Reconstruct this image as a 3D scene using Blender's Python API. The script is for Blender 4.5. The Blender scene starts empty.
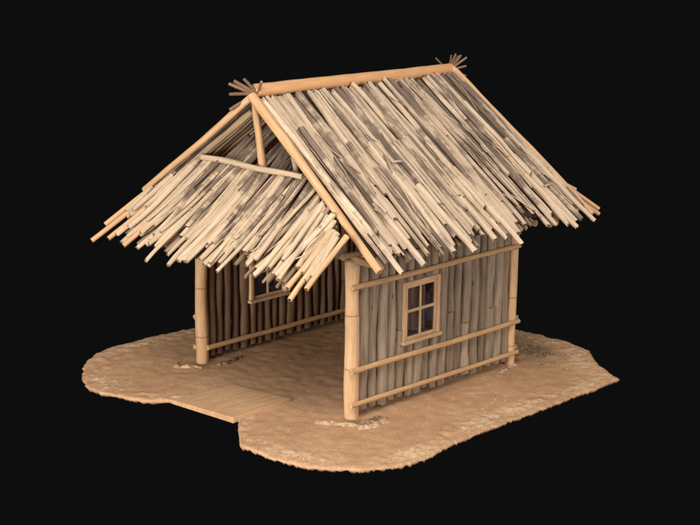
import bpy, math, random
from mathutils import Vector, Matrix, noise

random.seed(11)
sc = bpy.context.scene
C = bpy.context.collection

# ------------------------------------------------------------------ sizes (m)
L, W = 3.486, 3.292          # right wall length (x), hut width (y)
RZ = 4.36                    # ridge height
XF, XB = -0.33, L + 0.22     # ridge ends
XFF, XBF = -0.454, L + 0.457 # rafter feet
EY, EZ = 1.005, 2.43         # eave overhang, eave height


def s2l(c):
    c = c / 255.0
    return c / 12.92 if c <= 0.04045 else ((c + 0.055) / 1.055) ** 2.4


def rgb(r, g, b):
    return (s2l(r), s2l(g), s2l(b), 1)


# ------------------------------------------------------------------ mesh builder
class MB:
    """collects verts/faces; uv = (around, along in metres); st = coords on a slope; rnd = colour attribute"""
    def __init__(s):
        s.v = []; s.f = []; s.uv = []; s.st = []; s.c = []

    def face(s, idx, uvs, sts, col):
        s.f.append(idx); s.uv.extend(uvs); s.st.extend(sts); s.c.extend([col] * len(idx))

    def tube(s, path, radii, sides=8, rnd=None, st=None, squash=(1, 1), up=Vector((0, 0, 1)), lump=0.0, ragged=0.0, hollow=False):
        path = [Vector(p) for p in path]
        n = len(path)
        rnd = random.random() if rnd is None else rnd
        r2 = random.random()
        if not hasattr(radii, '__len__'): radii = [radii] * n
        base = len(s.v)
        seed = random.random() * 100
        ln = 0; lens = []
        for i, p in enumerate(path):
            if i: ln += (p - path[i - 1]).length
            lens.append(ln)
            d = (path[min(i + 1, n - 1)] - path[max(i - 1, 0)]).normalized()
            a = d.cross(up)
            if a.length < 1e-4: a = d.cross(Vector((1, 0, 0)))
            a.normalize(); b = a.cross(d).normalized()
            for k in range(sides):
                t = 2 * math.pi * k / sides
                q = radii[i]
                if lump: q *= 1 + lump * noise.noise(Vector((math.cos(t) * .9 + seed, math.sin(t) * .9, lens[i] * 2.2)))
                off = a * math.cos(t) * q * squash[0] + b * math.sin(t) * q * squash[1]
                e = 0
                if ragged and i in (0, n - 1): e = (random.random() - .5) * ragged
                s.v.append(p + off + d * e)
        if st is None: st = [(seed, l) for l in lens]
        for i in range(n - 1):
            for k in range(sides):
                k2 = (k + 1) % sides
                a_, b_, c_, d_ = base + i * sides + k, base + i * sides + k2, base + (i + 1) * sides + k2, base + (i + 1) * sides + k
                u0, u1 = k / sides, (k + 1) / sides
                s.face((a_, d_, c_, b_), [(u0, lens[i]), (u0, lens[i + 1]), (u1, lens[i + 1]), (u1, lens[i])],
                       [st[i], st[i + 1], st[i + 1], st[i]], (rnd, 0, r2, 1))
        for i, flip in ((0, False), (n - 1, True)):
            ids = [base + i * sides + k for k in range(sides)]
            if hollow:      # bamboo: recessed dark hole
                d = (path[1] - path[0]).normalized() if i == 0 else (path[-2] - path[-1]).normalized()
                cen = path[i]
                b1 = len(s.v)
                for k in range(sides): s.v.append(cen + (s.v[ids[k]] - cen) * .62)
                b2 = len(s.v)
                for k in range(sides): s.v.append(cen + (s.v[ids[k]] - cen) * .6 + d * .05)
                for r0, r1, cc in ((ids, list(range(b1, b1 + sides)), 1), (list(range(b1, b1 + sides)), list(range(b2, b2 + sides)), .5)):
                    for k in range(sides):
                        k2 = (k + 1) % sides
                        q = (r0[k], r0[k2], r1[k2], r1[k]) if not flip else (r0[k], r1[k], r1[k2], r0[k2])
                        s.face(q, [(0, 0)] * 4, [st[i]] * 4, (rnd, cc, r2, 1))
                ids = list(range(b2, b2 + sides))
                s.face(tuple(ids if not flip else ids[::-1]), [(0, 0)] * sides, [st[i]] * sides, (rnd, .5, r2, 1))
            else:
                uvs = [(.5 + .5 * math.cos(2 * math.pi * k / sides), .5 + .5 * math.sin(2 * math.pi * k / sides)) for k in range(sides)]
                if flip: ids = ids[::-1]; uvs = uvs[::-1]
                s.face(tuple(ids), uvs, [st[i]] * sides, (rnd, 1, r2, 1))

    def box(s, lo, hi, rnd=None, axis=2, rot=None, bevel=0.0):
        rnd = random.random() if rnd is None else rnd
        lo, hi = Vector(lo), Vector(hi)
        base = len(s.v)
        for z in (lo.z, hi.z):
            for y in (lo.y, hi.y):
                for x in (lo.x, hi.x):
                    s.v.append(Vector((x, y, z)))
        for q in ((0, 2, 3, 1), (4, 5, 7, 6), (0, 1, 5, 4), (2, 6, 7, 3), (0, 4, 6, 2), (1, 3, 7, 5)):
            uvs = []
            for i in q:
                p = s.v[base + i]
                o = [p[j] for j in range(3) if j != axis]
                uvs.append(((o[0] + o[1]) * 3, p[axis]))
            s.face(tuple(base + i for i in q), uvs, [(0, 0)] * 4, (rnd, 0, random.random(), 1))

    def build(s, name, m, parent=None, smooth=True, bevel=0.0, angle=50):
        me = bpy.data.meshes.new(name)
        me.from_pydata([tuple(v) for v in s.v], [], s.f)
        u = me.uv_layers.new(name='uv'); u2 = me.uv_layers.new(name='st')
        for i, (a, b) in enumerate(zip(s.uv, s.st)):
            u.data[i].uv = a; u2.data[i].uv = b
        ca = me.color_attributes.new(name='rnd', type='FLOAT_COLOR', domain='CORNER')
        for i, c in enumerate(s.c): ca.data[i].color = c
        if smooth:
            me.polygons.foreach_set('use_smooth', [True] * len(me.polygons))
            me.set_sharp_from_angle(angle=math.radians(angle))
        me.materials.append(m)
        o = bpy.data.objects.new(name, me); C.objects.link(o)
        if parent is not None: o.parent = parent
        if bevel:
            b = o.modifiers.new('bevel', 'BEVEL'); b.width = bevel; b.segments = 2; b.limit_method = 'ANGLE'
        return o


# ------------------------------------------------------------------ node helpers
def newmat(name):
    m = bpy.data.materials.new(name); m.use_nodes = True
    nt = m.node_tree; nt.nodes.clear()
    out = nt.nodes.new('ShaderNodeOutputMaterial'); p = nt.nodes.new('ShaderNodeBsdfPrincipled')
    nt.links.new(p.outputs[0], out.inputs[0])
    return m, nt, p


def N(nt, t, **kw):
    n = nt.nodes.new(t)
    for k, v in kw.items():
        if k == 'ins':
            for a, b in v.items():
                if hasattr(b, 'node'): nt.links.new(b, n.inputs[a])
                else: n.inputs[a].default_value = b
        else: setattr(n, k, v)
    return n


def mathn(nt, op, a, b=0.0, c=0.0, clamp=False):
    return N(nt, 'ShaderNodeMath', operation=op, use_clamp=clamp, ins={0: a, 1: b, 2: c}).outputs[0]


def mix(nt, f, a, b, bt='MIX'):
    return N(nt, 'ShaderNodeMix', data_type='RGBA', blend_type=bt, ins={0: f, 6: a, 7: b}).outputs[2]


def smooth(nt, v, lo, hi):
    return N(nt, 'ShaderNodeMapRange', interpolation_type='SMOOTHSTEP', ins={0: v, 1: lo, 2: hi}).outputs[0]


def fibre_uv(nt, ku, kv):
    """vector running with the grain: around, along, different for every stick"""
    uv = N(nt, 'ShaderNodeUVMap', uv_map='uv').outputs[0]
    r = N(nt, 'ShaderNodeVertexColor', layer_name='rnd').outputs[0]
    s = N(nt, 'ShaderNodeSeparateXYZ', ins={0: uv}); sr = N(nt, 'ShaderNodeSeparateColor', ins={0: r})
    ang = mathn(nt, 'MULTIPLY', s.outputs[0], 6.2832)
    x = mathn(nt, 'MULTIPLY', mathn(nt, 'COSINE', ang), ku); y = mathn(nt, 'MULTIPLY', mathn(nt, 'SINE', ang), ku)
    y = mathn(nt, 'ADD', y, mathn(nt, 'MULTIPLY', sr.outputs[2], 57.0))
    z = mathn(nt, 'ADD', mathn(nt, 'MULTIPLY', s.outputs[1], kv), mathn(nt, 'MULTIPLY', sr.outputs[0], 91.0))
    return N(nt, 'ShaderNodeCombineXYZ', ins={0: x, 1: y, 2: z}).outputs[0], sr, s


def wood(name, light, dark, grain=.5, ku=1.6, kv=1.2, rough=.75, bump=.35, nodes=0.0, spots=0.25, end=None, var=.5, rings=0.0, patch=None, checks=.15, knots=0.0):
    m, nt, p = newmat(name)
    vec, sr, suv = fibre_uv(nt, ku, kv)
    n1 = N(nt, 'ShaderNodeTexNoise', ins={'Vector': vec, 'Scale': 2.2, 'Detail': 6, 'Roughness': .65}).outputs[0]
    vec2, _, _ = fibre_uv(nt, ku * 3.2, kv * 1.0)
    n2 = N(nt, 'ShaderNodeTexNoise', ins={'Vector': vec2, 'Scale': 3.0, 'Detail': 5, 'Roughness': .7}).outputs[0]
    obj = N(nt, 'ShaderNodeTexCoord').outputs['Object']
    f = mathn(nt, 'ADD', mathn(nt, 'MULTIPLY', smooth(nt, n1, .32, .68), .6), mathn(nt, 'MULTIPLY', smooth(nt, n2, .3, .7), .4))
    f = mathn(nt, 'MULTIPLY', f, grain)
    f = mathn(nt, 'ADD', f, mathn(nt, 'MULTIPLY', mathn(nt, 'SUBTRACT', sr.outputs[0], .5), var), clamp=True)
    col = mix(nt, f, light, dark)
    if patch:                     # weathered grey patches that run along the slope
        st = N(nt, 'ShaderNodeUVMap', uv_map='st').outputs[0]
        mp = N(nt, 'ShaderNodeMapping', ins={0: st, 3: (patch[1], patch[2], 1)}).outputs[0]
        pn = N(nt, 'ShaderNodeTexNoise', ins={'Vector': mp, 'Scale': 1.0, 'Detail': 7, 'Roughness': .68, 'Distortion': .2}).outputs[0]
        ss = N(nt, 'ShaderNodeSeparateXYZ', ins={0: st})
        bias = mathn(nt, 'MULTIPLY', mathn(nt, 'SUBTRACT', patch[4], mathn(nt, 'MULTIPLY', ss.outputs[1], 1.0)), patch[5])
        v = mathn(nt, 'ADD', mathn(nt, 'ADD', pn, mathn(nt, 'MULTIPLY', mathn(nt, 'SUBTRACT', sr.outputs[2], .5), .20)), bias)
        v = mathn(nt, 'ADD', v, mathn(nt, 'MULTIPLY', mathn(nt, 'SUBTRACT', n2, .5), .5))
        pf = smooth(nt, v, patch[3], patch[3] + .05)
        gcol = mix(nt, smooth(nt, n2, .35, .65), patch[0], tuple([c * .42 for c in patch[0][:3]]) + (1,))
        col = mix(nt, pf, col, gcol)
    # dark weather spots and streaks
    sp = N(nt, 'ShaderNodeTexNoise', ins={'Vector': vec2, 'Scale': 7.0, 'Detail': 3, 'Roughness': .6}).outputs[0]
    col = mix(nt, mathn(nt, 'MULTIPLY', smooth(nt, sp, .6, .72), spots), col, tuple(c * .3 for c in dark[:3]) + (1,))
    vec3, _, _ = fibre_uv(nt, ku * 7.0, kv * .7)
    n3 = N(nt, 'ShaderNodeTexNoise', ins={'Vector': vec3, 'Scale': 3.0, 'Detail': 3, 'Roughness': .6}).outputs[0]
    col = mix(nt, mathn(nt, 'MULTIPLY', smooth(nt, n3, .60, .68), checks), col, tuple(c * .45 for c in dark[:3]) + (1,))
    h = mathn(nt, 'ADD', n2, mathn(nt, 'MULTIPLY', n1, .6))
    h = mathn(nt, 'SUBTRACT', h, mathn(nt, 'MULTIPLY', smooth(nt, n3, .58, .7), checks))
    if nodes:                     # bamboo joints: thin darker rings
        zz = mathn(nt, 'FRACT', mathn(nt, 'ADD', mathn(nt, 'MULTIPLY', suv.outputs[1], 1 / nodes), sr.outputs[0]))
        ring = mathn(nt, 'SUBTRACT', 1.0, smooth(nt, mathn(nt, 'ABSOLUTE', mathn(nt, 'SUBTRACT', zz, .5)), .004, .02))
        col = mix(nt, mathn(nt, 'MULTIPLY', ring, .55), col, tuple(c * .35 for c in dark[:3]) + (1,))
        h = mathn(nt, 'SUBTRACT', h, mathn(nt, 'MULTIPLY', ring, .8))
    if rings:
        wv = mathn(nt, 'SINE', mathn(nt, 'ADD', mathn(nt, 'MULTIPLY', suv.outputs[1], 6.2832 / rings), mathn(nt, 'MULTIPLY', n1, 5.0)))
        col = mix(nt, mathn(nt, 'MULTIPLY', smooth(nt, wv, .1, 1), .1), col, dark)
        h = mathn(nt, 'SUBTRACT', h, mathn(nt, 'MULTIPLY', wv, .06))
    if knots:
        kv_, _, _ = fibre_uv(nt, .35, 1.1)
        vo = N(nt, 'ShaderNodeTexVoronoi', ins={'Vector': kv_, 'Scale': 2.0}).outputs['Distance']
        kn = mathn(nt, 'SUBTRACT', 1.0, smooth(nt, mathn(nt, 'ADD', vo, mathn(nt, 'MULTIPLY', n2, .05)), .08, .14))
        col = mix(nt, mathn(nt, 'MULTIPLY', kn, knots), col, tuple(c * .3 for c in dark[:3]) + (1,))
        h = mathn(nt, 'ADD', h, mathn(nt, 'MULTIPLY', kn, .6))
    # cut ends
    e = end or tuple(min(1, c * 1.05) for c in light[:3]) + (1,)
    isend = smooth(nt, sr.outputs[1], .7, .9)
    ishole = mathn(nt, 'SUBTRACT', smooth(nt, sr.outputs[1], .3, .45), isend)
    en = N(nt, 'ShaderNodeTexNoise', ins={'Vector': obj, 'Scale': 45.0, 'Detail': 3}).outputs[0]
    col = mix(nt, isend, col, mix(nt, smooth(nt, en, .35, .65), e, tuple(c * .45 for c in e[:3]) + (1,)))
    col = mix(nt, ishole, col, (.02, .012, .008, 1))
    nt.links.new(col, p.inputs['Base Color'])
    p.inputs['Roughness'].default_value = rough
    p.inputs['Specular IOR Level'].default_value = .25
    b = N(nt, 'ShaderNodeBump', ins={'Strength': bump, 'Distance': .02, 'Height': h})
    nt.links.new(b.outputs[0], p.inputs['Normal'])
    return m


M_bamboo = wood('bamboo', rgb(214, 176, 134), rgb(170, 124, 84), grain=.7, var=.25, nodes=.78, rough=.55, bump=.3, spots=.5, ku=.9, kv=.8, checks=.3)
M_rail = wood('rail_wood', rgb(208, 166, 120), rgb(150, 108, 72), grain=.8, var=.3, rough=.6, bump=.3, ku=.9, spots=.35)
M_rafter = wood('rafter_wood', rgb(216, 174, 130), rgb(170, 122, 82), grain=.8, var=.25, rough=.55, bump=.3, ku=.8, kv=.8, spots=.25)
M_ridge = wood('ridge_bamboo', rgb(214, 162, 112), rgb(170, 118, 76), grain=.5, var=0, rings=.05, rough=.55, bump=.12, ku=.8)
M_thatch = wood('thatch_sticks', checks=.3, light=rgb(234, 207, 177), dark=rgb(200, 168, 134), grain=.7, var=.3, bump=.75, ku=1.3, kv=1.0, rough=.9, spots=.5,
                end=rgb(190, 150, 112), patch=(rgb(158, 134, 114), 2.1, .42, .505, 1.6, .03))
M_skirt = wood('skirt_sticks', checks=.3, light=rgb(230, 202, 170), dark=rgb(190, 162, 126), grain=.8, var=.4, bump=.75, ku=1.3, kv=1.0, rough=.9, spots=.5,
               end=rgb(190, 152, 114), patch=(rgb(146, 122, 102), 3.2, .7, .55, .8, .16))
M_crevice = wood('crevice_shade_sheet', rgb(92, 72, 54), rgb(46, 34, 26), grain=.9, var=.2, bump=.8, rough=.95)  # backing that closes gaps; crevice shade between sticks is put in its dark colour
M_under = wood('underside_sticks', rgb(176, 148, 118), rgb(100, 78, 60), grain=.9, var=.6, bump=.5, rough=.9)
M_tie = wood('weathered_pole', rgb(210, 184, 152), rgb(146, 120, 94), grain=.8, var=.2, bump=.4, rough=.8)
M_twig = wood('twig', rgb(142, 110, 82), rgb(84, 62, 46), grain=.9, var=.6, bump=.4, rough=.8, end=rgb(170, 140, 110))
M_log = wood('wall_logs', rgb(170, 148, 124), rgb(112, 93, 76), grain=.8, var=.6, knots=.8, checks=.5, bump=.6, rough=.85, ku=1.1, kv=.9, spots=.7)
M_dim_log = wood('dim_brown_logs', rgb(124, 96, 72), rgb(74, 54, 40), grain=.8, var=.5, bump=.6, rough=.85, ku=1.1, kv=.9, spots=.7)  # browner logs, with the dim interior's shade also put into the colour
M_frame = wood('window_wood', rgb(208, 172, 132), rgb(156, 116, 82), grain=.8, var=.3, bump=.3, rough=.7, ku=.5)


def glass():
    m, nt, p = newmat('window_glass')
    p.inputs['Base Color'].default_value = (.55, .62, .85, 1); p.inputs['Roughness'].default_value = .06
    tr = N(nt, 'ShaderNodeBsdfTransparent', ins={0: (.80, .80, .84, 1)})
    gl = N(nt, 'ShaderNodeBsdfGlossy', ins={0: (.8, .82, .95, 1), 'Roughness': .08})
    obj = N(nt, 'ShaderNodeTexCoord').outputs['Object']
    dn = N(nt, 'ShaderNodeTexNoise', ins={'Vector': obj, 'Scale': 3.0, 'Detail': 4}).outputs[0]
    fc = N(nt, 'ShaderNodeLayerWeight', ins={0: .5}).outputs[1]
    fr = mathn(nt, 'ADD', .05, mathn(nt, 'MULTIPLY', mathn(nt, 'POWER', fc, 4.0), .6))
    mx = N(nt, 'ShaderNodeMixShader', ins={0: fr, 1: tr.outputs[0], 2: gl.outputs[0]})
    dust = N(nt, 'ShaderNodeBsdfDiffuse', ins={0: rgb(92, 92, 104)})
    m2 = N(nt, 'ShaderNodeMixShader', ins={0: mathn(nt, 'MULTIPLY', smooth(nt, dn, .45, .7), .22), 1: mx.outputs[0], 2: dust.outputs[0]})
    nt.links.new(m2.outputs[0], nt.nodes['Material Output'].inputs[0])
    return m


M_glass = glass()


def ground_mat():
    m, nt, p = newmat('dry_earth')
    obj = N(nt, 'ShaderNodeTexCoord').outputs['Object']
    a = N(nt, 'ShaderNodeTexNoise', ins={'Vector': obj, 'Scale': .9, 'Detail': 8, 'Roughness': .6, 'Distortion': .4}).outputs[0]
    mp = N(nt, 'ShaderNodeMapping', ins={0: obj, 2: (0, 0, math.radians(-38)), 3: (.9, 5.5, 1)}).outputs[0]
    st = N(nt, 'ShaderNodeTexNoise', ins={'Vector': mp, 'Scale': 1.8, 'Detail': 8, 'Roughness': .65}).outputs[0]
    mid = N(nt, 'ShaderNodeTexNoise', ins={'Vector': obj, 'Scale': 5.5, 'Detail': 9, 'Roughness': .72, 'Distortion': .5}).outputs[0]
    fine = N(nt, 'ShaderNodeTexNoise', ins={'Vector': obj, 'Scale': 34, 'Detail': 5, 'Roughness': .7}).outputs[0]
    col = mix(nt, smooth(nt, a, .3, .7), rgb(194, 153, 115), rgb(174, 134, 99))
    col = mix(nt, mathn(nt, 'MULTIPLY', smooth(nt, st, .42, .68), .35), col, rgb(190, 150, 112))
    col = mix(nt, mathn(nt, 'MULTIPLY', smooth(nt, mid, .50, .64), .4), col, rgb(158, 120, 88))
    col = mix(nt, mathn(nt, 'MULTIPLY', mathn(nt, 'SUBTRACT', 1.0, smooth(nt, mid, .36, .46)), .45), col, rgb(212, 172, 132))
    col = mix(nt, mathn(nt, 'MULTIPLY', smooth(nt, fine, .5, .66), .5), col, rgb(116, 82, 58))
    # vertex data: r = rim factor (pale crumbs), g = damp / dark soil, b = grey grit
    vc = N(nt, 'ShaderNodeVertexColor', layer_name='rnd').outputs[0]; s = N(nt, 'ShaderNodeSeparateColor', ins={0: vc})
    cr = N(nt, 'ShaderNodeTexNoise', ins={'Vector': obj, 'Scale': 17, 'Detail': 6, 'Roughness': .75, 'Distortion': .6}).outputs[0]
    crf = smooth(nt, mathn(nt, 'ADD', cr, mathn(nt, 'MULTIPLY', s.outputs[0], .18)), .62, .68)
    col = mix(nt, mathn(nt, 'MULTIPLY', crf, .5), col, rgb(224, 194, 158))
    dk = smooth(nt, mathn(nt, 'ADD', mathn(nt, 'MULTIPLY', cr, .8), s.outputs[1]), .72, 1.0)
    col = mix(nt, mathn(nt, 'MULTIPLY', dk, .65), col, rgb(104, 74, 54))
    gd = smooth(nt, mathn(nt, 'ADD', mathn(nt, 'MULTIPLY', fine, .8), s.outputs[2]), .8, 1.05)
    col = mix(nt, mathn(nt, 'MULTIPLY', gd, .75), col, rgb(112, 96, 82))
    nt.links.new(col, p.inputs['Base Color']); p.inputs['Roughness'].default_value = .95
    p.inputs['Specular IOR Level'].default_value = .1
    hh = mathn(nt, 'ADD', mathn(nt, 'ADD', mathn(nt, 'MULTIPLY', fine, .5), mathn(nt, 'MULTIPLY', crf, .5)), mathn(nt, 'MULTIPLY', mid, 1.6))
    b = N(nt, 'ShaderNodeBump', ins={'Strength': .3, 'Distance': .025, 'Height': hh})
    nt.links.new(b.outputs[0], p.inputs['Normal'])
    return m


def clay_mat(name, c1, c2):
    m, nt, p = newmat(name)
    obj = N(nt, 'ShaderNodeTexCoord').outputs['Object']
    a = N(nt, 'ShaderNodeTexNoise', ins={'Vector': obj, 'Scale': 9, 'Detail': 7, 'Roughness': .7}).outputs[0]
    nt.links.new(mix(nt, smooth(nt, a, .38, .62), c1, c2), p.inputs['Base Color'])
    p.inputs['Roughness'].default_value = .95; p.inputs['Specular IOR Level'].default_value = .1
    b = N(nt, 'ShaderNodeBump', ins={'Strength': .7, 'Distance': .03, 'Height': a}); nt.links.new(b.outputs[0], p.inputs['Normal'])
    return m


M_ground = ground_mat()
M_clay = clay_mat('pale_clay', rgb(202, 170, 136), rgb(146, 114, 86))
M_grit = clay_mat('grey_grit', rgb(152, 126, 102), rgb(98, 78, 60))


def board_mat():
    m, nt, p = newmat('board_plywood')
    obj = N(nt, 'ShaderNodeTexCoord').outputs['Object']
    mp = N(nt, 'ShaderNodeMapping', ins={0: obj, 2: (0, 0, math.radians(-30)), 3: (1, 7, 1)}).outputs[0]
    a = N(nt, 'ShaderNodeTexNoise', ins={'Vector': mp, 'Scale': 2.2, 'Detail': 8, 'Roughness': .65}).outputs[0]
    f = N(nt, 'ShaderNodeTexNoise', ins={'Vector': obj, 'Scale': 30, 'Detail': 4}).outputs[0]
    col = mix(nt, smooth(nt, a, .35, .68), rgb(182, 140, 102), rgb(202, 162, 118))
    col = mix(nt, mathn(nt, 'MULTIPLY', smooth(nt, f, .5, .7), .25), col, rgb(140, 100, 66))
    nt.links.new(col, p.inputs['Base Color']); p.inputs['Roughness'].default_value = .8
    b = N(nt, 'ShaderNodeBump', ins={'Strength': .3, 'Distance': .01, 'Height': f}); nt.links.new(b.outputs[0], p.inputs['Normal'])
    return m


M_board = board_mat()


def tag(o, label=None, cat=None, group=None, kind=None):
    if label: o['label'] = label
    if cat: o['category'] = cat
    if group: o['group'] = group
    if kind: o['kind'] = kind
    return o


# ------------------------------------------------------------------ ground: an earth slab cut to an irregular outline
OUT = [(-1.729, 4.039), (-1.358, 4.519), (-.835, 4.833), (-.423, 4.865), (.367, 4.846), (1.025, 4.78), (2.2, 4.66), (3.166, 4.502),
       (4.1, 4.1), (4.6, 3.1), (4.8, 2.1), (4.904, 1.088), (4.93, .563), (4.979, 0.0), (4.886, -.477), (4.404, -1.032), (4.135, -1.605), (3.37, -1.618),
       (2.435, -1.609), (1.329, -1.605), (.242, -1.649), (-.336, -1.728), (-.77, -1.689), (-1.24, -1.428), (-1.642, -.916),
       (-1.795, -.312), (-1.788, .302), (-1.5, .68), (-1.22, 1.0), (-1.36, 2.2), (-1.744, 2.572), (-1.968, 3.241), (-1.968, 3.594)]
CEN = Vector((1.4, 1.6))


def outline_radius(ang):
    d = Vector((math.cos(ang), math.sin(ang))); best = 0
    for i in range(len(OUT)):
        a = Vector(OUT[i]) - CEN; b = Vector(OUT[(i + 1) % len(OUT)]) - CEN
        e = b - a; den = d.x * e.y - d.y * e.x
        if abs(den) < 1e-9: continue
        t = (a.x * e.y - a.y * e.x) / den; u = (a.x * d.y - a.y * d.x) / den
        if t > 0 and -1e-6 <= u <= 1 + 1e-6: best = max(best, t)
    return best


BLOBS_DARK = [(-.1, -.15, .3, .32), (.35, -.3, .3, .2), (-.05, 3.2, .35, .3), (.35, 3.05, .35, .22), (3.1, -.1, .4, .16), (-.5, .3, .2, .15), (2.2, 3.0, .5, .2), (1.5, 1.6, .9, .1)]
BLOBS_GREY = [(4.25, .05, .35, .42), (2.95, -.2, .35, .2), (2.3, -.25, .35, .12), (1.2, -.3, .3, .12)]


def blob(list_, x, y):
    v = 0
    for bx, by, r, s in list_:
        d = math.hypot(x - bx, y - by) / r
        if d < 1.6: v = max(v, s * (1 - d / 1.6) * 2)
    return min(v, .6)


def gz(x, y):
    z = .012 * noise.noise(Vector((x * 1.1, y * 1.1, 3))) + .008 * noise.noise(Vector((x * 6, y * 6, 1)))
    return z


def build_ground():
    NA, NR = 900, 110
    mb = MB(); rim = []; info = []
    rads = []
    for k in range(NA):
        a = 2 * math.pi * k / NA
        r = outline_radius(a)
        j = .030 * noise.noise(Vector((math.cos(a) * 14, math.sin(a) * 14, 0))) + (.05 * max(0, noise.noise(Vector((math.cos(a) * 9, math.sin(a) * 9, 2))) + .2)) * noise.noise(Vector((math.cos(a) * 75, math.sin(a) * 75, 5))) + .02 * noise.noise(Vector((math.cos(a) * 34, math.sin(a) * 34, 8)))
        p = CEN + Vector((math.cos(a), math.sin(a))) * r
        if -1.5 < p.x < -1.1 and .95 < p.y < 2.25: j = 0
        rads.append(r + j + (random.random() - .5) * .010 * (1 if j else 0))
    mb.v.append(Vector((CEN.x, CEN.y, 0))); info.append((0, 0, 0))
    for i in range(1, NR + 1):
        t = (i / NR) ** .8
        for k in range(NA):
            a = 2 * math.pi * k / NA
            x = CEN.x + math.cos(a) * rads[k] * t; y = CEN.y + math.sin(a) * rads[k] * t
            edge = (1 - t) * rads[k]
            z = gz(x, y)
            rimf = math.exp(-((edge - .25) / .22) ** 2)
            z += rimf * .03 * max(0, noise.noise(Vector((x * 7, y * 7, 9))) + .1)
            z -= .025 * math.exp(-(edge / .02))
            mb.v.append(Vector((x, y, z)))
            rimf *= .5 + .9 * noise.noise(Vector((x * 1.3, y * 1.3, 40))) + .25
            info.append((max(0, min(1, rimf)), blob(BLOBS_DARK, x, y), blob(BLOBS_GREY, x, y)))
    last = 1 + (NR - 1) * NA
    b1 = len(mb.v)
    for k in range(NA):     # broken edge going down
        v = mb.v[last + k]; d = (v.xy - CEN).normalized()
        mb.v.append(Vector((v.x - d.x * .03, v.y - d.y * .03, v.z - .02 - .035 * random.random()))); info.append((.3, .3, 0))
    mb.v.append(Vector((CEN.x, CEN.y, -.12))); info.append((0, 0, 0)); cb = len(mb.v) - 1
    F = []
    for k in range(NA): F.append((0, 1 + k, 1 + (k + 1) % NA))
    for i in range(NR - 1):
        for k in range(NA):
            k2 = (k + 1) % NA; a = 1 + i * NA; b = a + NA
            F.append((a + k, b + k, b + k2, a + k2))
    for k in range(NA):
        k2 = (k + 1) % NA
        F.append((last + k, b1 + k, b1 + k2, last + k2)); F.append((b1 + k, cb, b1 + k2))
    me = bpy.data.meshes.new('ground'); me.from_pydata([tuple(v) for v in mb.v], [], F)
    ca = me.color_attributes.new(name='rnd', type='FLOAT_COLOR', domain='POINT')
    for i, c in enumerate(info): ca.data[i].color = (*c, 1)
    me.polygons.foreach_set('use_smooth', [True] * len(F))
    me.materials.append(M_ground)
    o = bpy.data.objects.new('ground', me); C.objects.link(o)
    return tag(o, 'irregular slab of dry brown earth with a ragged broken edge under the hut', 'ground', kind='structure')


build_ground()

# board lying at the doorway
mb = MB()
tp = [(-1.46, 2.20, .03), (-1.315, 1.0, .055), (-.20, 1.045, .045), (-.36, 2.14, .014)]
bp = [(x, y, -.03) for x, y, z in tp]
mb.v += [Vector(p) for p in tp + bp]
for q in ((0, 1, 2, 3), (7, 6, 5, 4), (0, 4, 5, 1), (1, 5, 6, 2), (2, 6, 7, 3), (3, 7, 4, 0)):
    mb.face(q, [(0, 0)] * 4, [(0, 0)] * 4, (.5, 0, .5, 1))
o = mb.build('doorstep_board', M_board, smooth=False, bevel=.006)
tag(o, 'flat tan rectangular board on the earth in front of the open doorway', 'board')


# mud and grit
def mound(mb, x, y, r, h, seed, elong=1.0, ang=0.0):
    nr, na = 7, 18; base = len(mb.v)
    ca_, sa_ = math.cos(ang), math.sin(ang)
    mb.v.append(Vector((x, y, gz(x, y) + h)))
    for i in range(1, nr + 1):
        t = i / nr
        for k in range(na):
            a = 2 * math.pi * k / na
            rr = r * t * (1 + .45 * noise.noise(Vector((math.cos(a) * 1.5 + seed, math.sin(a) * 1.5, seed))))
            u, v = math.cos(a) * rr * elong, math.sin(a) * rr
            px, py = x + u * ca_ - v * sa_, y + u * sa_ + v * ca_
            z = h * (1 - t * t) * (1 + .9 * noise.noise(Vector((px * 14, py * 14, seed)))) - (.012 if i == nr else 0)
            mb.v.append(Vector((px, py, gz(px, py) + z)))
    for k in range(na): mb.face((base, base + 1 + k, base + 1 + (k + 1) % na), [(0, 0)] * 3, [(0, 0)] * 3, (.5, 0, .5, 1))
    for i in range(nr - 1):
        for k in range(na):
            a = base + 1 + i * na; b = a + na; k2 = (k + 1) % na
            mb.face((a + k, b + k, b + k2, a + k2), [(0, 0)] * 4, [(0, 0)] * 4, (.5, 0, .5, 1))


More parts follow.
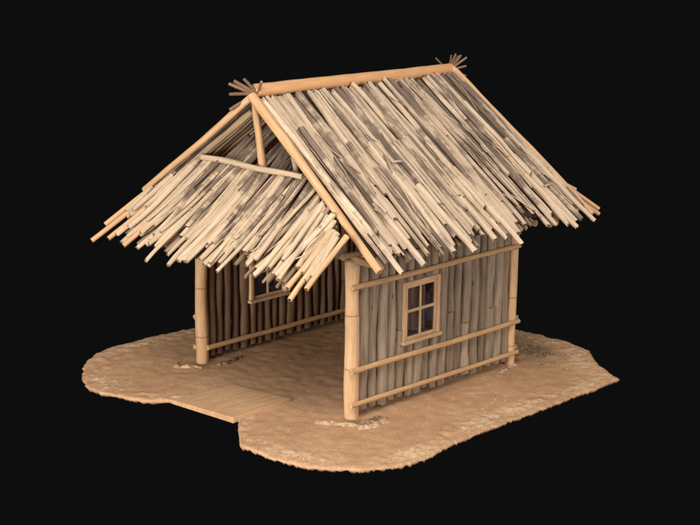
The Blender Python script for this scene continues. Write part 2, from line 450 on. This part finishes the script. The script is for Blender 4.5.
def ridge(name, pts, r, h, mat, label, cat, group=None):
    """soft continuous bank that follows a bent line"""
    mb = MB(); P_ = [Vector(p) for p in pts]; path = []
    for i in range(len(P_) - 1):
        a = P_[max(i - 1, 0)]; b, c = P_[i], P_[i + 1]; d = P_[min(i + 2, len(P_) - 1)]
        for j in range(14):
            t = j / 14
            path.append(.5 * ((2 * b) + (c - a) * t + (2 * a - 5 * b + 4 * c - d) * t * t + (3 * b - a - 3 * c + d) * t ** 3))
    path.append(P_[-1]); n = len(path); K = 12; sd = r * 100 + pts[0][0]
    for i, p in enumerate(path):
        d = (path[min(i + 1, n - 1)] - path[max(i - 1, 0)]).normalized(); q = Vector((-d.y, d.x))
        f = i / (n - 1); env = min(1, min(f, 1 - f) * 7) ** .5
        rr = r * (1.2 + 1.5 * noise.noise(Vector((sd, f * 7, 0)))) * env + .004
        hh = h * (1 + .8 * noise.noise(Vector((sd, f * 9, 5)))) * env
        for k in range(K + 1):
            u = k / K * 2 - 1; e = rr * u * (1 + .3 * noise.noise(Vector((p.x * 12, p.y * 12, u * 2))))
            x, y = p.x + q.x * e, p.y + q.y * e
            z = hh * (math.cos(u * math.pi) * .5 + .5) * (1 + .35 * noise.noise(Vector((x * 16, y * 16, 2)))) + (-.012 if k in (0, K) or i in (0, n - 1) else 0)
            mb.v.append(Vector((x, y, gz(x, y) + z)))
    for i in range(n - 1):
        for k in range(K):
            a = i * (K + 1) + k; mb.face((a, a + 1, a + K + 2, a + K + 1), [(0, 0)] * 4, [(0, 0)] * 4, (.5, 0, .5, 1))
    o = mb.build(name, mat, angle=80)
    bm = bpy.data.meshes[o.data.name]; bm.flip_normals() if bm.polygons[len(bm.polygons) // 2].normal.z < 0 else None
    return tag(o, label, cat, group, None)


ridge('mud_ridge', [(-.52, .21), (-.38, .02), (-.24, -.15), (-.17, -.36), (-.02, -.45), (.14, -.43), (.38, -.38)], .07, .036, M_clay,
      'pale dried mud ridge curling round the foot of the front right corner post', 'mud')
ridge('mud_ridge', [(-.28, 3.52), (-.42, 3.4), (-.40, 3.28), (-.26, 3.22), (-.2, 3.05)], .045, .028, M_clay,
      'pale crumbly mud patch beside the foot of the front left corner post', 'mud')
ridge('mud_ridge', [(2.98, -.2), (3.15, -.17), (3.3, -.13), (3.46, -.13)], .035, .022, M_clay,
      'small pale mud strip at the foot of the rear right corner post', 'mud')
ridge('soil_clod', [(.3, -.27), (.16, -.3), (.05, -.28), (-.06, -.24)], .06, .028, M_grit,
      'dark loose soil between the pale mud ridge and the front right corner post', 'soil')
ridge('soil_clod', [(.06, 3.02), (.2, 2.98), (.42, 3.02), (.6, 3.1)], .05, .035, M_grit,
      'dark crumbled soil inside the hut along the left log wall by its post', 'soil')

mb = MB()
for i in range(420):
    a = random.random() * 6.283; r = abs(random.gauss(0, .26))
    x, y = 4.2 + math.cos(a) * r, .08 + math.sin(a) * r * 1.3
    mound(mb, x, y, random.uniform(.008, .022), random.uniform(.006, .018), i)
o = mb.build('gravel', M_grit, angle=80)
tag(o, 'scatter of small grey gravel on the earth behind the rear right post', 'gravel', kind='stuff')
mb = MB()
for i in range(900):
    k = random.random() * 2 * math.pi
    r = outline_radius(k) - abs(random.gauss(0, .32)) - .04
    if r < .5: continue
    x, y = CEN.x + math.cos(k) * r, CEN.y + math.sin(k) * r
    if -1.6 < x < -.15 and .9 < y < 2.3: continue
    if noise.noise(Vector((x * 1.3, y * 1.3, 40))) < -.05 and random.random() < .75: continue
    mound(mb, x, y, random.uniform(.005, .014), random.uniform(.003, .009), i, random.uniform(1, 2), random.random() * 3)
o = mb.build('earth_crumbs', M_clay, angle=80)
tag(o, 'pale earth crumbs scattered round the rim of the ground slab', 'crumbs', kind='stuff')

# ------------------------------------------------------------------ the hut
hut = bpy.data.objects.new('hut', None); C.objects.link(hut); hut.location = (0, 0, 0)
tag(hut, 'small log walled hut with bamboo corner posts and ragged stick thatched gable roof', 'hut')


def wob(a, b, n, amp):
    a, b = Vector(a), Vector(b); out = []
    s = random.random() * 50
    for i in range(n):
        t = i / (n - 1); p = a.lerp(b, t)
        k = math.sin(math.pi * t) * .5 + .5
        out.append(p + Vector((noise.noise(Vector((s, t * 2.3, 0))), noise.noise(Vector((s, t * 2.3, 9))), noise.noise(Vector((s, t * 2.3, 19))))) * amp * k)
    return out


def pole(name, a, b, r0, r1, mat, parent=hut, n=9, amp=.02, sides=14, lump=.12, hollow=False, knuckle=0.0, label=None):
    m_ = MB(); path = wob(a, b, n, amp)
    rad = []
    for i in range(n):
        t = i / (n - 1); r = r0 + (r1 - r0) * t
        rad.append(r * (1 + .025 * math.sin(i * 2.1 + r0 * 70)))
    m_.tube(path, rad, sides, lump=lump, hollow=hollow)
    o = m_.build(name, mat, parent, angle=60)
    if label: o['label'] = label
    return o


# corner posts of bamboo
def post(x, y, top, r, label=None):
    m_ = MB(); n = 25; path = []; rad = []
    ph = random.random()
    for i in range(n):
        t = i / (n - 1); z = -.03 + t * (top + .03)
        path.append((x + .012 * noise.noise(Vector((x, y, z * 1.3))), y + .012 * noise.noise(Vector((x + 9, y, z * 1.3))), z))
        q = (z / .62 + ph) % 1; q = min(q, 1 - q)
        rad.append(r * (1 + .05 * math.exp(-(q / .04) ** 2) + .035 * math.sin(z * 3 + x)))
    m_.tube(path, rad, 20, lump=.1, up=Vector((1, 0, 0)), hollow=True)
    o = m_.build('corner_post', M_bamboo, hut, angle=60)
    if label: o['label'] = label
    return o


post(.0, .0, 2.30, .102, 'thick front right bamboo corner post')
post(L - .09, -.045, 2.22, .074, 'thin rear right bamboo corner post')
post(.0, W, 2.27, .10, 'front left bamboo corner post')
post(L, W, 2.22, .09)


# log walls
def log_wall(p0, p1, inward, win=None, top=2.28):
    """p0->p1 along the wall foot; win=(s0,s1,z0,z1)"""
    p0, p1 = Vector(p0), Vector(p1); d = (p1 - p0).normalized(); length = (p1 - p0).length
    m_ = MB(); s = .115
    nrm = Vector(inward)
    while s < length - (.24 if p0.y == 0 and d.x > .5 else .13):
        w = random.uniform(.066, .10)
        c = s + w
        spans = [(random.uniform(.05, .1), top + random.uniform(-.08, .03))]
        if win and win[0] - .01 < c < win[1] + .01:
            spans = [(spans[0][0], win[2] + .02), (win[3] - .02, spans[0][1])]
        if len(spans) == 1 and random.random() < .3:
            zs = random.uniform(.5, 1.7); spans = [(spans[0][0], zs), (zs + .006, spans[0][1])]
        for z0, z1 in spans:
            n = max(3, int((z1 - z0) / .16) + 1)
            sd = random.random() * 90
            path = []; rad = []
            for i in range(n):
                z = z0 + (z1 - z0) * i / (n - 1)
                q = p0 + d * (c + .022 * noise.noise(Vector((sd, z * 1.1, 0)))) + nrm * (.018 * noise.noise(Vector((sd, z * 1.3, 7))))
                path.append((q.x, q.y, z))
                rr = w * 1.02 * (1 + .16 * noise.noise(Vector((sd, z * 2.2, 3))))
                if i == 0 and z0 < .2: rr *= .86
                rad.append(rr)
            m_.tube(path, rad, 14, squash=(1, .86) if abs(d.x) > .5 else (.86, 1), up=Vector((0, 1, 0)), lump=.22, ragged=.02)
        s = c + w + random.uniform(.004, .016)
    # backing of split laths behind the gaps, inside the wall thickness
    return m_


RW = (.92, 1.68, .93, 1.80)
o = log_wall((0, 0, 0), (L, 0, 0), (0, 1, 0), (RW[0] + .04, RW[1] - .04, RW[2] + .03, RW[3] - .03)).build('wall', M_log, hut); o['label'] = 'right wall of grey upright logs'
right_wall = o
o = log_wall((0, W, 0), (L, W, 0), (0, -1, 0), (.94, 1.65, .82, 1.70)).build('wall', M_dim_log, hut); o['label'] = 'left wall of upright logs in shade'
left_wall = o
o = log_wall((L, 0, 0), (L, W, 0), (-1, 0, 0)).build('wall', M_dim_log, hut); o['label'] = 'rear wall of upright logs'
rear_wall = o

# rails tied along the walls
for z, r in ((1.91, .042), (.70, .043), (.207, .038)):
    pole('rail', (-.14, -.135, z + .03), (L - (.0 if z < 1 else .05), -.125, z), r, r * .92, M_rail, right_wall, n=14, amp=.025, hollow=False)
for z in (1.9, .25):
    pole('rail', (.0, W - .125, z), (L, W - .12, z), .04, .038, M_rail, left_wall, n=14, amp=.02)
for z in (.70, .22):
    pole('rail', (-.05, W + .125, z), (L + .1, W + .125, z), .04, .038, M_rail, left_wall, n=14, amp=.02)
    pole('rail', (L + .13, .02, z), (L + .13, W + .1, z), .04, .038, M_rail, rear_wall, n=14, amp=.02)


# windows
def window(y, x0, x1, z0, z1, sgn, label):
    """sgn = -1: outside face towards -y"""
    fw = .055
    yo = y + sgn * .12; yi = y + sgn * .02
    lo, hi = min(yo, yi), max(yo, yi)
    f = MB()
    f.box((x0, lo, z0), (x0 + fw, hi, z1), .2, 2)
    f.box((x1 - fw, lo, z0), (x1, hi, z1), .5, 2)
    f.box((x0 + fw, lo + .004, z1 - fw), (x1 - fw, hi - .004, z1 - .003), .35, 0)
    fr = f.build('window', M_frame, hut, smooth=False, bevel=.006); fr['label'] = label
    b = MB(); b.box((x0 - .025, lo - (.03 if sgn < 0 else -.003), z0 - .05), (x1 + .025, hi + (.03 if sgn > 0 else -.003), z0 - .002), .4, 0)
    b.build('sill', M_frame, fr, smooth=False, bevel=.006)
    # lining boards through the wall thickness
    b = MB()
    wl, wh = (y - .018, y + .11) if sgn < 0 else (y - .11, y + .018)
    b.box((x0 + .03, wl, z0 - .0), (x0 + fw - .006, wh, z1 - .01), .3, 2)
    b.build('reveal', M_frame, fr, smooth=False, bevel=.003)
    b = MB(); b.box((x1 - fw + .006, wl, z0 - .0), (x1 - .03, wh, z1 - .01), .6, 2)
    b.build('reveal', M_frame, fr, smooth=False, bevel=.003)
    # inner sash set back
    ys = y + sgn * .075; sw = .042
    a0, a1, c0, c1 = x0 + fw + .003, x1 - fw - .003, z0 + .002, z1 - fw - .006
    b = MB()
    b.box((a0, ys - .02, c0), (a0 + sw, ys + .02, c1), .1, 2); b.box((a1 - sw, ys - .02, c0), (a1, ys + .02, c1), .6, 2)
    b.box((a0 + sw, ys - .018, c0 + .001), (a1 - sw, ys + .018, c0 + sw), .3, 0); b.box((a0 + sw, ys - .018, c1 - sw), (a1 - sw, ys + .018, c1 - .001), .2, 0)
    b.build('sash', M_frame, fr, smooth=False, bevel=.004)
    # frame on the other face of the wall
    yb = y - sgn * .11
    for xx0, xx1, zz0, zz1, ax in ((x0 + .03, x0 + .09, z0, z1, 2), (x1 - .09, x1 - .03, z0, z1, 2), ((x0 + x1) / 2 - .03, (x0 + x1) / 2 + .03, z0 + .06, z1 - .06, 2), (x0 + .09, x1 - .09, z0, z0 + .055, 0), (x0 + .09, x1 - .09, z1 - .055, z1, 0)):
        b = MB(); b.box((xx0, yb - .018, zz0), (xx1, yb + .018, zz1), random.random(), ax); b.build('inner_bar', M_frame, fr, smooth=False, bevel=.003)
    xm = (a0 + a1) / 2 - .01; zm = (c0 + c1) / 2 + .02
    b = MB(); b.box((xm - .019, ys - .016, c0 + sw), (xm + .019, ys + .016, c1 - sw), .2, 2); b.build('muntin', M_frame, fr, smooth=False, bevel=.004)
    b = MB(); b.box((a0 + sw, ys - .021, zm - .021), (a1 - sw, ys + .019, zm + .021), .15, 0); b.build('muntin', M_frame, fr, smooth=False, bevel=.004)
    for gx0, gx1 in ((a0 + sw, xm - .019), (xm + .019, a1 - sw)):
        for gz0, gz1 in ((c0 + sw, zm - .021), (zm + .021, c1 - sw)):
            g = MB(); g.box((gx0, ys - .003, gz0), (gx1, ys + .003, gz1)); g.build('pane', M_glass, fr, smooth=False)


window(0, RW[0], RW[1], RW[2], RW[3], -1, 'four pane wooden window in the right wall')
window(W, .90, 1.69, .83, 1.69, -1, 'wooden window in the left wall seen from inside')


# ------------------------------------------------------------------ roof surfaces
def slope(side):
    """P(u, t): u from front to rear, t from ridge to eave; returns point and outward normal"""
    def P(u, t):
        x = (XF + (XB - XF) * u) * (1 - t) + (XFF + (XBF - XFF) * u) * t
        y = (W / 2) * (1 - t) - EY * t; z = RZ + (EZ - RZ) * t
        if side > 0: y = W - y
        return Vector((x, y, z))
    n = Vector((0, -(RZ - EZ), (W / 2 + EY))).normalized()
    if side > 0: n.y = -n.y
    if side > 0: return (lambda u, t: P(.03 + .97 * u, t * .94)), n
    return P, n


def skirt(end):
    """sticks run nearly parallel; u = 0 right edge, u = 1 left edge; t0(u) = where the sheet begins"""
    tx, tz = -.16, 3.33; bx, bz = -1.55, 2.20
    ymin = -.68 if end < 0 else -.2
    def fan_out(u): return .06 + .60 * max(0, min(u, 1.1)) ** 2.6
    def P(u, t):
        yb = ymin + .02 + (3.83 - ymin) * u; ya = yb - fan_out(u)
        y = ya + (yb - ya) * t
        x = tx + (bx - tx) * t; z = tz + (bz - tz) * t - .05 * math.sin(math.pi * min(max(t, 0), 1))
        if end > 0: x = L - .1 - x
        return Vector((x, y, z))
    def T0(u):
        ya = ymin + .02 + (3.83 - ymin) * u - fan_out(u)
        return max(0.02, (.58 - ya) / 2.75, (ya - 2.88) / (1.15 - fan_out(u)))
    n = Vector((-(tz - bz), 0, (tx - bx))).normalized()
    if end > 0: n.x = -n.x
    return P, n, T0


def sheet(mb, P, n, t1, off, thick, width, nu=30, nt=12, t0=lambda u: 0.0, jag=.03, len_m=3.3):
    base = len(mb.v)
    ends = [t1 + random.uniform(-jag, jag * .4) for _ in range(nu + 1)]
    ends = [min(e, t0(i / nu) + .12) if t0(i / nu) > .3 else e for i, e in enumerate(ends)]
    for o_ in (off, off - thick):
        for j in range(nt + 1):
            for i in range(nu + 1):
                a0 = t0(i / nu); t = a0 + (ends[i] - a0) * j / nt
                mb.v.append(P(i / nu, t) + n * (o_ + .008 * noise.noise(Vector((i * .7, j * .7, 2)))))
    st = lambda i, j: (i / nu * width, t1 * j / nt * len_m)
    A = (nu + 1) * (nt + 1)
    for j in range(nt):
        for i in range(nu):
            a = base + j * (nu + 1) + i; q = (a, a + 1, a + nu + 2, a + nu + 1)
            uvs = [(i * .3, j * .25), (i * .3 + .3, j * .25), (i * .3 + .3, j * .25 + .25), (i * .3, j * .25 + .25)]
            sts = [st(i, j), st(i + 1, j), st(i + 1, j + 1), st(i, j + 1)]
            mb.face(q, uvs, sts, (.9, 0, .9, 1)); mb.face(tuple(x + A for x in reversed(q)), uvs[::-1], sts[::-1], (.9, 0, .9, 1))
    rim = [base + i for i in range(nu + 1)] + [base + j * (nu + 1) + nu for j in range(1, nt + 1)] + \
          [base + nt * (nu + 1) + i for i in range(nu - 1, -1, -1)] + [base + j * (nu + 1) for j in range(nt - 1, 0, -1)]
    for k in range(len(rim)):
        a, b = rim[k], rim[(k + 1) % len(rim)]
        mb.face((b, a, a + A, b + A), [(0, 0)] * 4, [(0, 0)] * 4, (.9, 0, .9, 1))


def stick(mb, P, n, u, t0, t1, r, off, width, len_m, du=0.0, tilt=0.0, sq=1.0, sides=8, bend=.016, rnd=None, ragged=.035, droop=0.0):
    k = max(5, int((t1 - t0) * 16)); path = []; st = []; rad = []
    s = random.random() * 77
    for i in range(k + 1):
        f = i / k; t = t0 + (t1 - t0) * f
        uu = u + du * (f - .4)
        uc = min(max(uu, -.02), 1.02)
        p = P(uc, t) + n * (off + tilt * f + bend * .7 * noise.noise(Vector((s, f * 2, 4)))) - Vector((0, 0, droop * f * f))
        e = (P(min(uc + .01, 1.02), t) - P(uc - .01, t)).normalized()
        p += e * bend * noise.noise(Vector((s, f * 2.2, 1))) * 1.6
        path.append(p); st.append((uc * width, t * len_m)); rad.append(r * (1 - .12 * f + .16 * noise.noise(Vector((s, f * 5, 8)))) * (random.uniform(.8, 1.0) if i in (0, k) else 1))
    mb.tube(path, rad, sides, rnd=rnd, st=st, squash=(1, sq), up=n, lump=.26, ragged=ragged)


def thatch(P, n, width, len_m, course, dens=1.0, inner=True, mixed=.35, gap=0.0, off0=.03):
    """course: list of (t0min,t0max,t1min,t1max,offset,count,rmin,rmax)"""
    mb = MB()
    for (a0, a1, b0, b1, off, cnt, r0, r1) in course:
        for i in range(int(cnt * dens)):
            u = (i + random.uniform(.1, .9)) / (cnt * dens)
            u = .012 + u * .976
            t0 = random.uniform(a0, a1); t1 = random.uniform(b0, b1)
            if t1 - t0 < .1: continue
            if off > .05 and noise.noise(Vector((u * 9, off * 70, 3))) > .22: continue
            r = random.uniform(r0, r1)
            if random.random() < mixed:          # a little bundle of thin reeds lying side by side
                m_ = random.randint(3, 6); rr = r * .5; rd = random.random() ** 1.5
                for j in range(m_):
                    uu = u + (j - m_ / 2) * rr * 1.75 / width
                    stick(mb, P, n, min(max(uu, .005), .995), t0 + random.uniform(-.01, .01), t1 + random.gauss(0, .012), rr * random.uniform(.85, 1.15),
                          off + random.uniform(-.004, .006), width, len_m, random.gauss(0, .003), random.gauss(.0, .004), .8, 6, .006, rnd=min(1, max(0, rd + random.gauss(0, .07))))
            else:
                stick(mb, P, n, u, t0, t1, r, off + random.uniform(-.008, .012), width, len_m, random.gauss(0, .018), random.gauss(.004, .014), random.uniform(.8, 1))
    return mb


P, n = slope(-1)
SL = 3.29
mb = thatch(P, n, 4.2, SL, [
    (.01, .05, .88, 1.0, .026, 42, .032, .050),
    (.02, .2, .74, .99, .068, 26, .034, .054),
    (.35, .65, .93, 1.04, .090, 27, .038, .058),
    (.02, .05, .34, .78, .090, 26, .032, .050),
    (.2, .45, .65, .92, .120, 12, .030, .046)], mixed=.14)
def litter(mb, P, n, cnt, width, len_m, tmax, off, T0=None):
    """loose splinters and broken bits lying on the thatch"""
    for i in range(cnt):
        u = random.uniform(.03, .97); ln_ = random.uniform(.05, .22); t = random.uniform(.06, tmax - ln_)
        if T0 and t < T0(u) + .08: continue
        stick(mb, P, n, u, t, min(t + ln_, tmax + .12), random.uniform(.005, .014), off + random.uniform(-.02, .015), width, len_m, random.gauss(0, .02), random.gauss(0, .006), .9, 5, .015)
    for i in range(cnt // 22 if T0 is None else 0):
        u = random.uniform(.08, .9); t = random.uniform(.15, tmax * .9); ln_ = random.uniform(.015, .045)
        a = P(u, t) + n * (off + .02); b = P(u + ln_, t + random.uniform(-.01, .02)) + n * (off + .02)
        mb.tube([a, a.lerp(b, .5) + n * .01, b], [.014, .016, .011], 6, st=[(u * width, t * len_m)] * 3, lump=.3, ragged=.02)


litter(mb, P, n, 80, 4.2, SL, .94, .12)
for u, a, b in ((.03, .55, 1.06), (.13, .7, 1.05), (.36, .65, 1.05), (.57, .6, 1.07), (.86, .72, 1.06), (.965, .7, 1.05)):
    stick(mb, P, n, u, a, b, .045, .11, 4.2, SL, .01, .01)
roof_r = mb.build('roof_slope', M_thatch, hut); roof_r['label'] = 'right roof slope thatched with cream and grey sticks'
mb = MB(); sheet(mb, P, n, .93, 0.0, .03, 4.2, len_m=SL); mb.build('crevice_shade_sheet', M_crevice, roof_r)
mb = MB()
for i in range(50):
    stick(mb, P, n, (i + random.random()) / 50, random.uniform(.0, .1), random.uniform(.9, 1.0), random.uniform(.022, .04), -.06, 4.2, SL, random.gauss(0, .01))
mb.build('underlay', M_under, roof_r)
P, n = slope(1)
mb = thatch(P, n, 4.2, SL, [
    (0, .05, .9, 1.0, .04, 60, .025, .045), (.4, .7, .93, 1.03, .085, 50, .025, .045), (0, .04, .4, .7, .09, 46, .02, .04)], mixed=.3)
roof_l = mb.build('roof_slope', M_thatch, hut); roof_l['label'] = 'left roof slope seen from below in the gable'
mb = MB(); sheet(mb, P, n, .93, 0.0, .03, 4.2, len_m=SL); mb.build('crevice_shade_sheet', M_crevice, roof_l)
mb = MB()
for i in range(64):
    stick(mb, P, n, (i + random.random()) / 64, random.uniform(.0, .12), random.uniform(.85, 1.0), random.uniform(.02, .045), -.06 - random.random() * .03, 4.2, SL, random.gauss(0, .012))
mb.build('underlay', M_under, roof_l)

for end in (-1, 1):
    P, n, T0 = skirt(end)
    KL = 1.8
    mb = MB()
    for (a0, a1, b0, b1, off, cnt, r0, r1, mx) in ((.02, .04, .78, .97, .022, 38, .032, .046, .0), (.02, .05, .76, 1.04, .062, 25, .034, .050, .08),
                                                   (.10, .4, .86, 1.14, .090, 13, .034, .050, .0), (.02, .06, .5, .84, .105, 15, .030, .044, .4)):
        for i in range(cnt):
            u = .01 + (i + random.uniform(.1, .9)) / cnt * .98
            t0, t1 = max(random.uniform(a0, a1), T0(u) + random.uniform(-.02, .02)), random.uniform(b0, b1)
            if u < .12 and off > .03: continue
            if .08 < u < .40: t1 *= .93
            r = random.uniform(r0, r1)
            if u > .9 or u < .09: t1 = min(t1, (.72 if u > .9 else .84) + random.uniform(-.06, .06))
            if t1 < t0 + .06: continue
            if random.random() < mx:
                m_ = random.randint(2, 5); rd = random.random() ** 1.5
                for j in range(m_):
                    stick(mb, P, n, min(max(u + (j - m_ / 2) * r * .95 / 3.6, 0), 1), t0, t1 + random.gauss(0, .02), r * .55, off + random.uniform(-.004, .006), 3.4, KL, 0, random.gauss(0, .004), .8, 6, .006, rnd=min(1, max(0, rd + random.gauss(0, .07))))
            else:
                stick(mb, P, n, u, t0, t1, r, off + random.uniform(-.006, .02), 3.4, KL, random.gauss(0, .02), random.gauss(.0, .014), .95, sides=9)
    litter(mb, P, n, 50, 3.4, KL, .8, .10, T0) if end < 0 else None
    # the upper sticks run on into the gable behind the tie beam
    for i in range(30):
        u = random.uniform(.40, .80); ya = P(u, 0).y
        top = min(.62, max(0, (1.30 - abs(ya - .05 - W / 2)) * .60))
        stick(mb, P, n, u, -random.uniform(.6, 1) * top, random.uniform(.05, .2), random.uniform(.02, .04), random.uniform(-.04, .02), 3.4, KL, random.gauss(0, .02), 0)
    sk = mb.build('gable_skirt', M_skirt, hut)
    sk['label'] = 'ragged thatched skirt roof over the open doorway' if end < 0 else 'thatched skirt roof at the rear'
    mb = MB(); sheet(mb, P, n, .76, 0, .03, 3.4, nu=60, len_m=KL, jag=.07, t0=T0); mb.build('crevice_shade_sheet', M_crevice, sk)
    mb = MB()
    for i in range(34):
        u = .05 + .9 * (i + random.random()) / 34
        stick(mb, P, n, u, max(.1, T0(u)), random.uniform(.76, .96), random.uniform(.026, .04), -.055, 3.4, KL, random.gauss(0, .015), sides=9)
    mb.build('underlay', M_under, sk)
    # bare bamboo sticks fanning out at the eave corners
    fan = [((-.72, 3.50, 2.84), (-1.40, 3.78, 2.33)), ((-.75, 3.38, 2.80), (-1.70, 3.70, 2.15)), ((-.8, 3.20, 2.78), (-1.60, 3.42, 2.22)), ((-.9, 2.85, 2.72), (-1.62, 3.03, 2.19)),
           ((-.7, -.30, 2.86), (-1.50, -.34, 2.25)), ((-.7, -.42, 2.86), (-1.62, -.51, 2.155)), ((-.7, -.60, 2.85), (-1.45, -.63, 2.29))]
    if end > 0:
        rear = [((4.32, .05, 2.86), (5.0, -.42, 2.29)), ((4.28, .0, 2.78), (4.96, -.46, 2.22)), ((4.30, .16, 2.88), (4.70, -.18, 2.60))]
        fan = fan[:4]
    for a, b in fan:
        if end > 0:
            a = (L - .1 - a[0], a[1], a[2]); b = (L - .1 - b[0], b[1], b[2])
        pole('eave_stick', a, b, .042, .036, M_rafter, sk, n=7, amp=.015, sides=12, hollow=True)
    if end > 0:
        for a, b in rear: pole('eave_stick', a, b, .036, .032, M_rafter, sk, n=7, amp=.012, sides=12, hollow=True)
    # purlins carrying the skirt
    for t, ya, yb in ((.45, .15, 3.3),):
        q0, q1 = P(.12, t) - n * .09, P(.95, t) - n * .09
        pole('purlin', q0, q1, .035, .035, M_rail, sk, n=10)

# rafters and ridge
for side in (-1, 1):
    for xt, xb in ((XF, XFF), (XB, XBF)):
        y0, y1 = W / 2, -EY - .03
        z0, z1 = RZ + .02, EZ - .03
        if side > 0 and xt < 0: y1, z1 = y1 + .37, z1 + .27
        if side > 0: y1 = W - y1
        out = .07 if xt > 0 else -.07
        up_ = .05 if xt > 0 else 0
        o = pole('rafter', (xt + out * .5, y0, z0 + up_), (xb + out, y1, z1 + .02 + up_), (.068 if side < 0 else .052) if xt < 0 else .055, (.05 if side < 0 else .042) if xt < 0 else .042, M_rafter, hut, n=15, amp=.03, sides=16)
for side in (-1, 1):      # inner rafters
    for x in (L * .33, L * .66, L):
        P, n = slope(side); u = (x - XF) / (XB - XF)
        pole('rafter', P(u, .03) - n * .13, P(u, .93) - n * .13, .045, .04, M_rail, hut, n=8)
rp = pole('ridge_pole', (XF + .03, W / 2, 4.45), (XB + .03, W / 2, 4.38), 0.096, .092, M_ridge, hut, n=24, amp=.008, sides=22, lump=.04)
FF = [((-.62, 2.06, 4.55), .030), ((-.60, 1.95, 4.61), .032), ((-.50, 1.76, 4.66), .028), ((-.58, 2.08, 4.37), .030), ((-.62, 2.05, 4.12), .033), ((-.34, 1.42, 4.64), .026), ((-.5, 2.0, 4.50), .026)]
for (e, r) in FF:
    e = tuple(Vector((-.27, 1.63, 4.40)).lerp(Vector((e[0] * .55 - .19, e[1], e[2])), .84))
    pole('ridge_stick', (-.27, 1.63, 4.40), e, r * .95, r * .75, M_twig, rp, n=5, amp=.012, sides=10)
FB = [(3.72, 2.03, 4.58), (3.86, 1.72, 4.66), (3.86, 1.6, 4.70), (3.92, 1.50, 4.68), (3.95, 1.38, 4.64), (3.92, 1.36, 4.47), (3.90, 1.34, 4.27), (3.9, 1.56, 4.66)]
for e in FB:
    e = tuple(Vector((3.68, 1.63, 4.36)).lerp(Vector(e), .76))
    pole('ridge_stick', (3.68, 1.63, 4.36), e, .021, .016, M_twig, rp, n=5, amp=.012, sides=10)

# gable frame
pole('tie_beam', (-.31, 2.90, 3.33), (-.31, .66, 3.385), .046, .042, M_tie, hut, n=12, amp=.03)
pole('tie_beam', (L + .17, 2.88, 3.35), (L + .17, .5, 3.35), .046, .042, M_tie, hut, n=12, amp=.03)
pole('king_post', (-.33, W / 2 - .01, 4.34), (-.20, W / 2 - .02, 3.36), .05, .058, M_rail, hut, n=7, amp=.02)
pole('king_post', (L + .16, W / 2, 4.34), (L + .15, W / 2, 3.36), .05, .058, M_rail, hut, n=7, amp=.02)
pole('gable_strut', (-.12, 1.12, 3.85), (-.14, .98, 3.36), .042, .04, M_tie, hut, n=6)
for x in (.0, L):
    pole('wall_beam', (x - .0, -.38, 2.30), (x, W + .35, 2.30), .055, .05, M_rail, hut, n=12, amp=.02)
for y in (0, W):
    pole('wall_beam', (-.2, y, 2.36), (L + .2, y, 2.36), .045, .045, M_rail, hut, n=12, amp=.02)

# ------------------------------------------------------------------ world, lamps, camera
wd = bpy.data.worlds.new('World'); sc.world = wd; wd.use_nodes = True
bg = wd.node_tree.nodes['Background']; bg.inputs[0].default_value = (s2l(14), s2l(14), s2l(14), 1); bg.inputs[1].default_value = 1.0


def area(name, loc, target, size, power, col=(1, 1, 1)):
    l = bpy.data.lights.new(name, 'AREA'); l.shape = 'DISK'; l.size = size; l.energy = power; l.color = col
    o = bpy.data.objects.new(name, l); C.objects.link(o); o.location = loc
    o.rotation_euler = (Vector(target) - Vector(loc)).to_track_quat('-Z', 'Y').to_euler()
    return o


T = (1.7, 1.6, 1.6)
area('key_lamp', (-6.5, -5.0, 10.5), T, 6.0, 1450, (1, .97, .95))
area('front_fill', (-13, -.5, 2.9), T, 6.0, 2050, (1, .97, .93))
area('side_fill', (3.5, -13, 5.5), T, 7.0, 1200, (1, .97, .94))
area('top_fill', (4.5, 4.0, 13.0), T, 8.0, 450, (1, .98, .96))

cam = bpy.data.cameras.new('camera'); co = bpy.data.objects.new('camera', cam); C.objects.link(co); sc.camera = co
yaw, pitch, roll = .7933267, -.2649148, .0093021
F = Vector((math.cos(pitch) * math.cos(yaw), math.cos(pitch) * math.sin(yaw), math.sin(pitch)))
R = Vector((math.sin(yaw), -math.cos(yaw), 0)); U = R.cross(F)
R2 = R * math.cos(roll) + U * math.sin(roll); U2 = -R * math.sin(roll) + U * math.cos(roll)
mt = Matrix((R2, U2, -F)).transposed().to_4x4(); mt.translation = (-14.18128, -14.35771, 7.7256)
co.matrix_world = mt
cam.sensor_width = 36; cam.lens = 36 * 1530.37 / 700; cam.clip_end = 200

sc.view_settings.view_transform = 'Standard'; sc.view_settings.look = 'None'
sc.view_settings.exposure = 0; sc.view_settings.gamma = 1
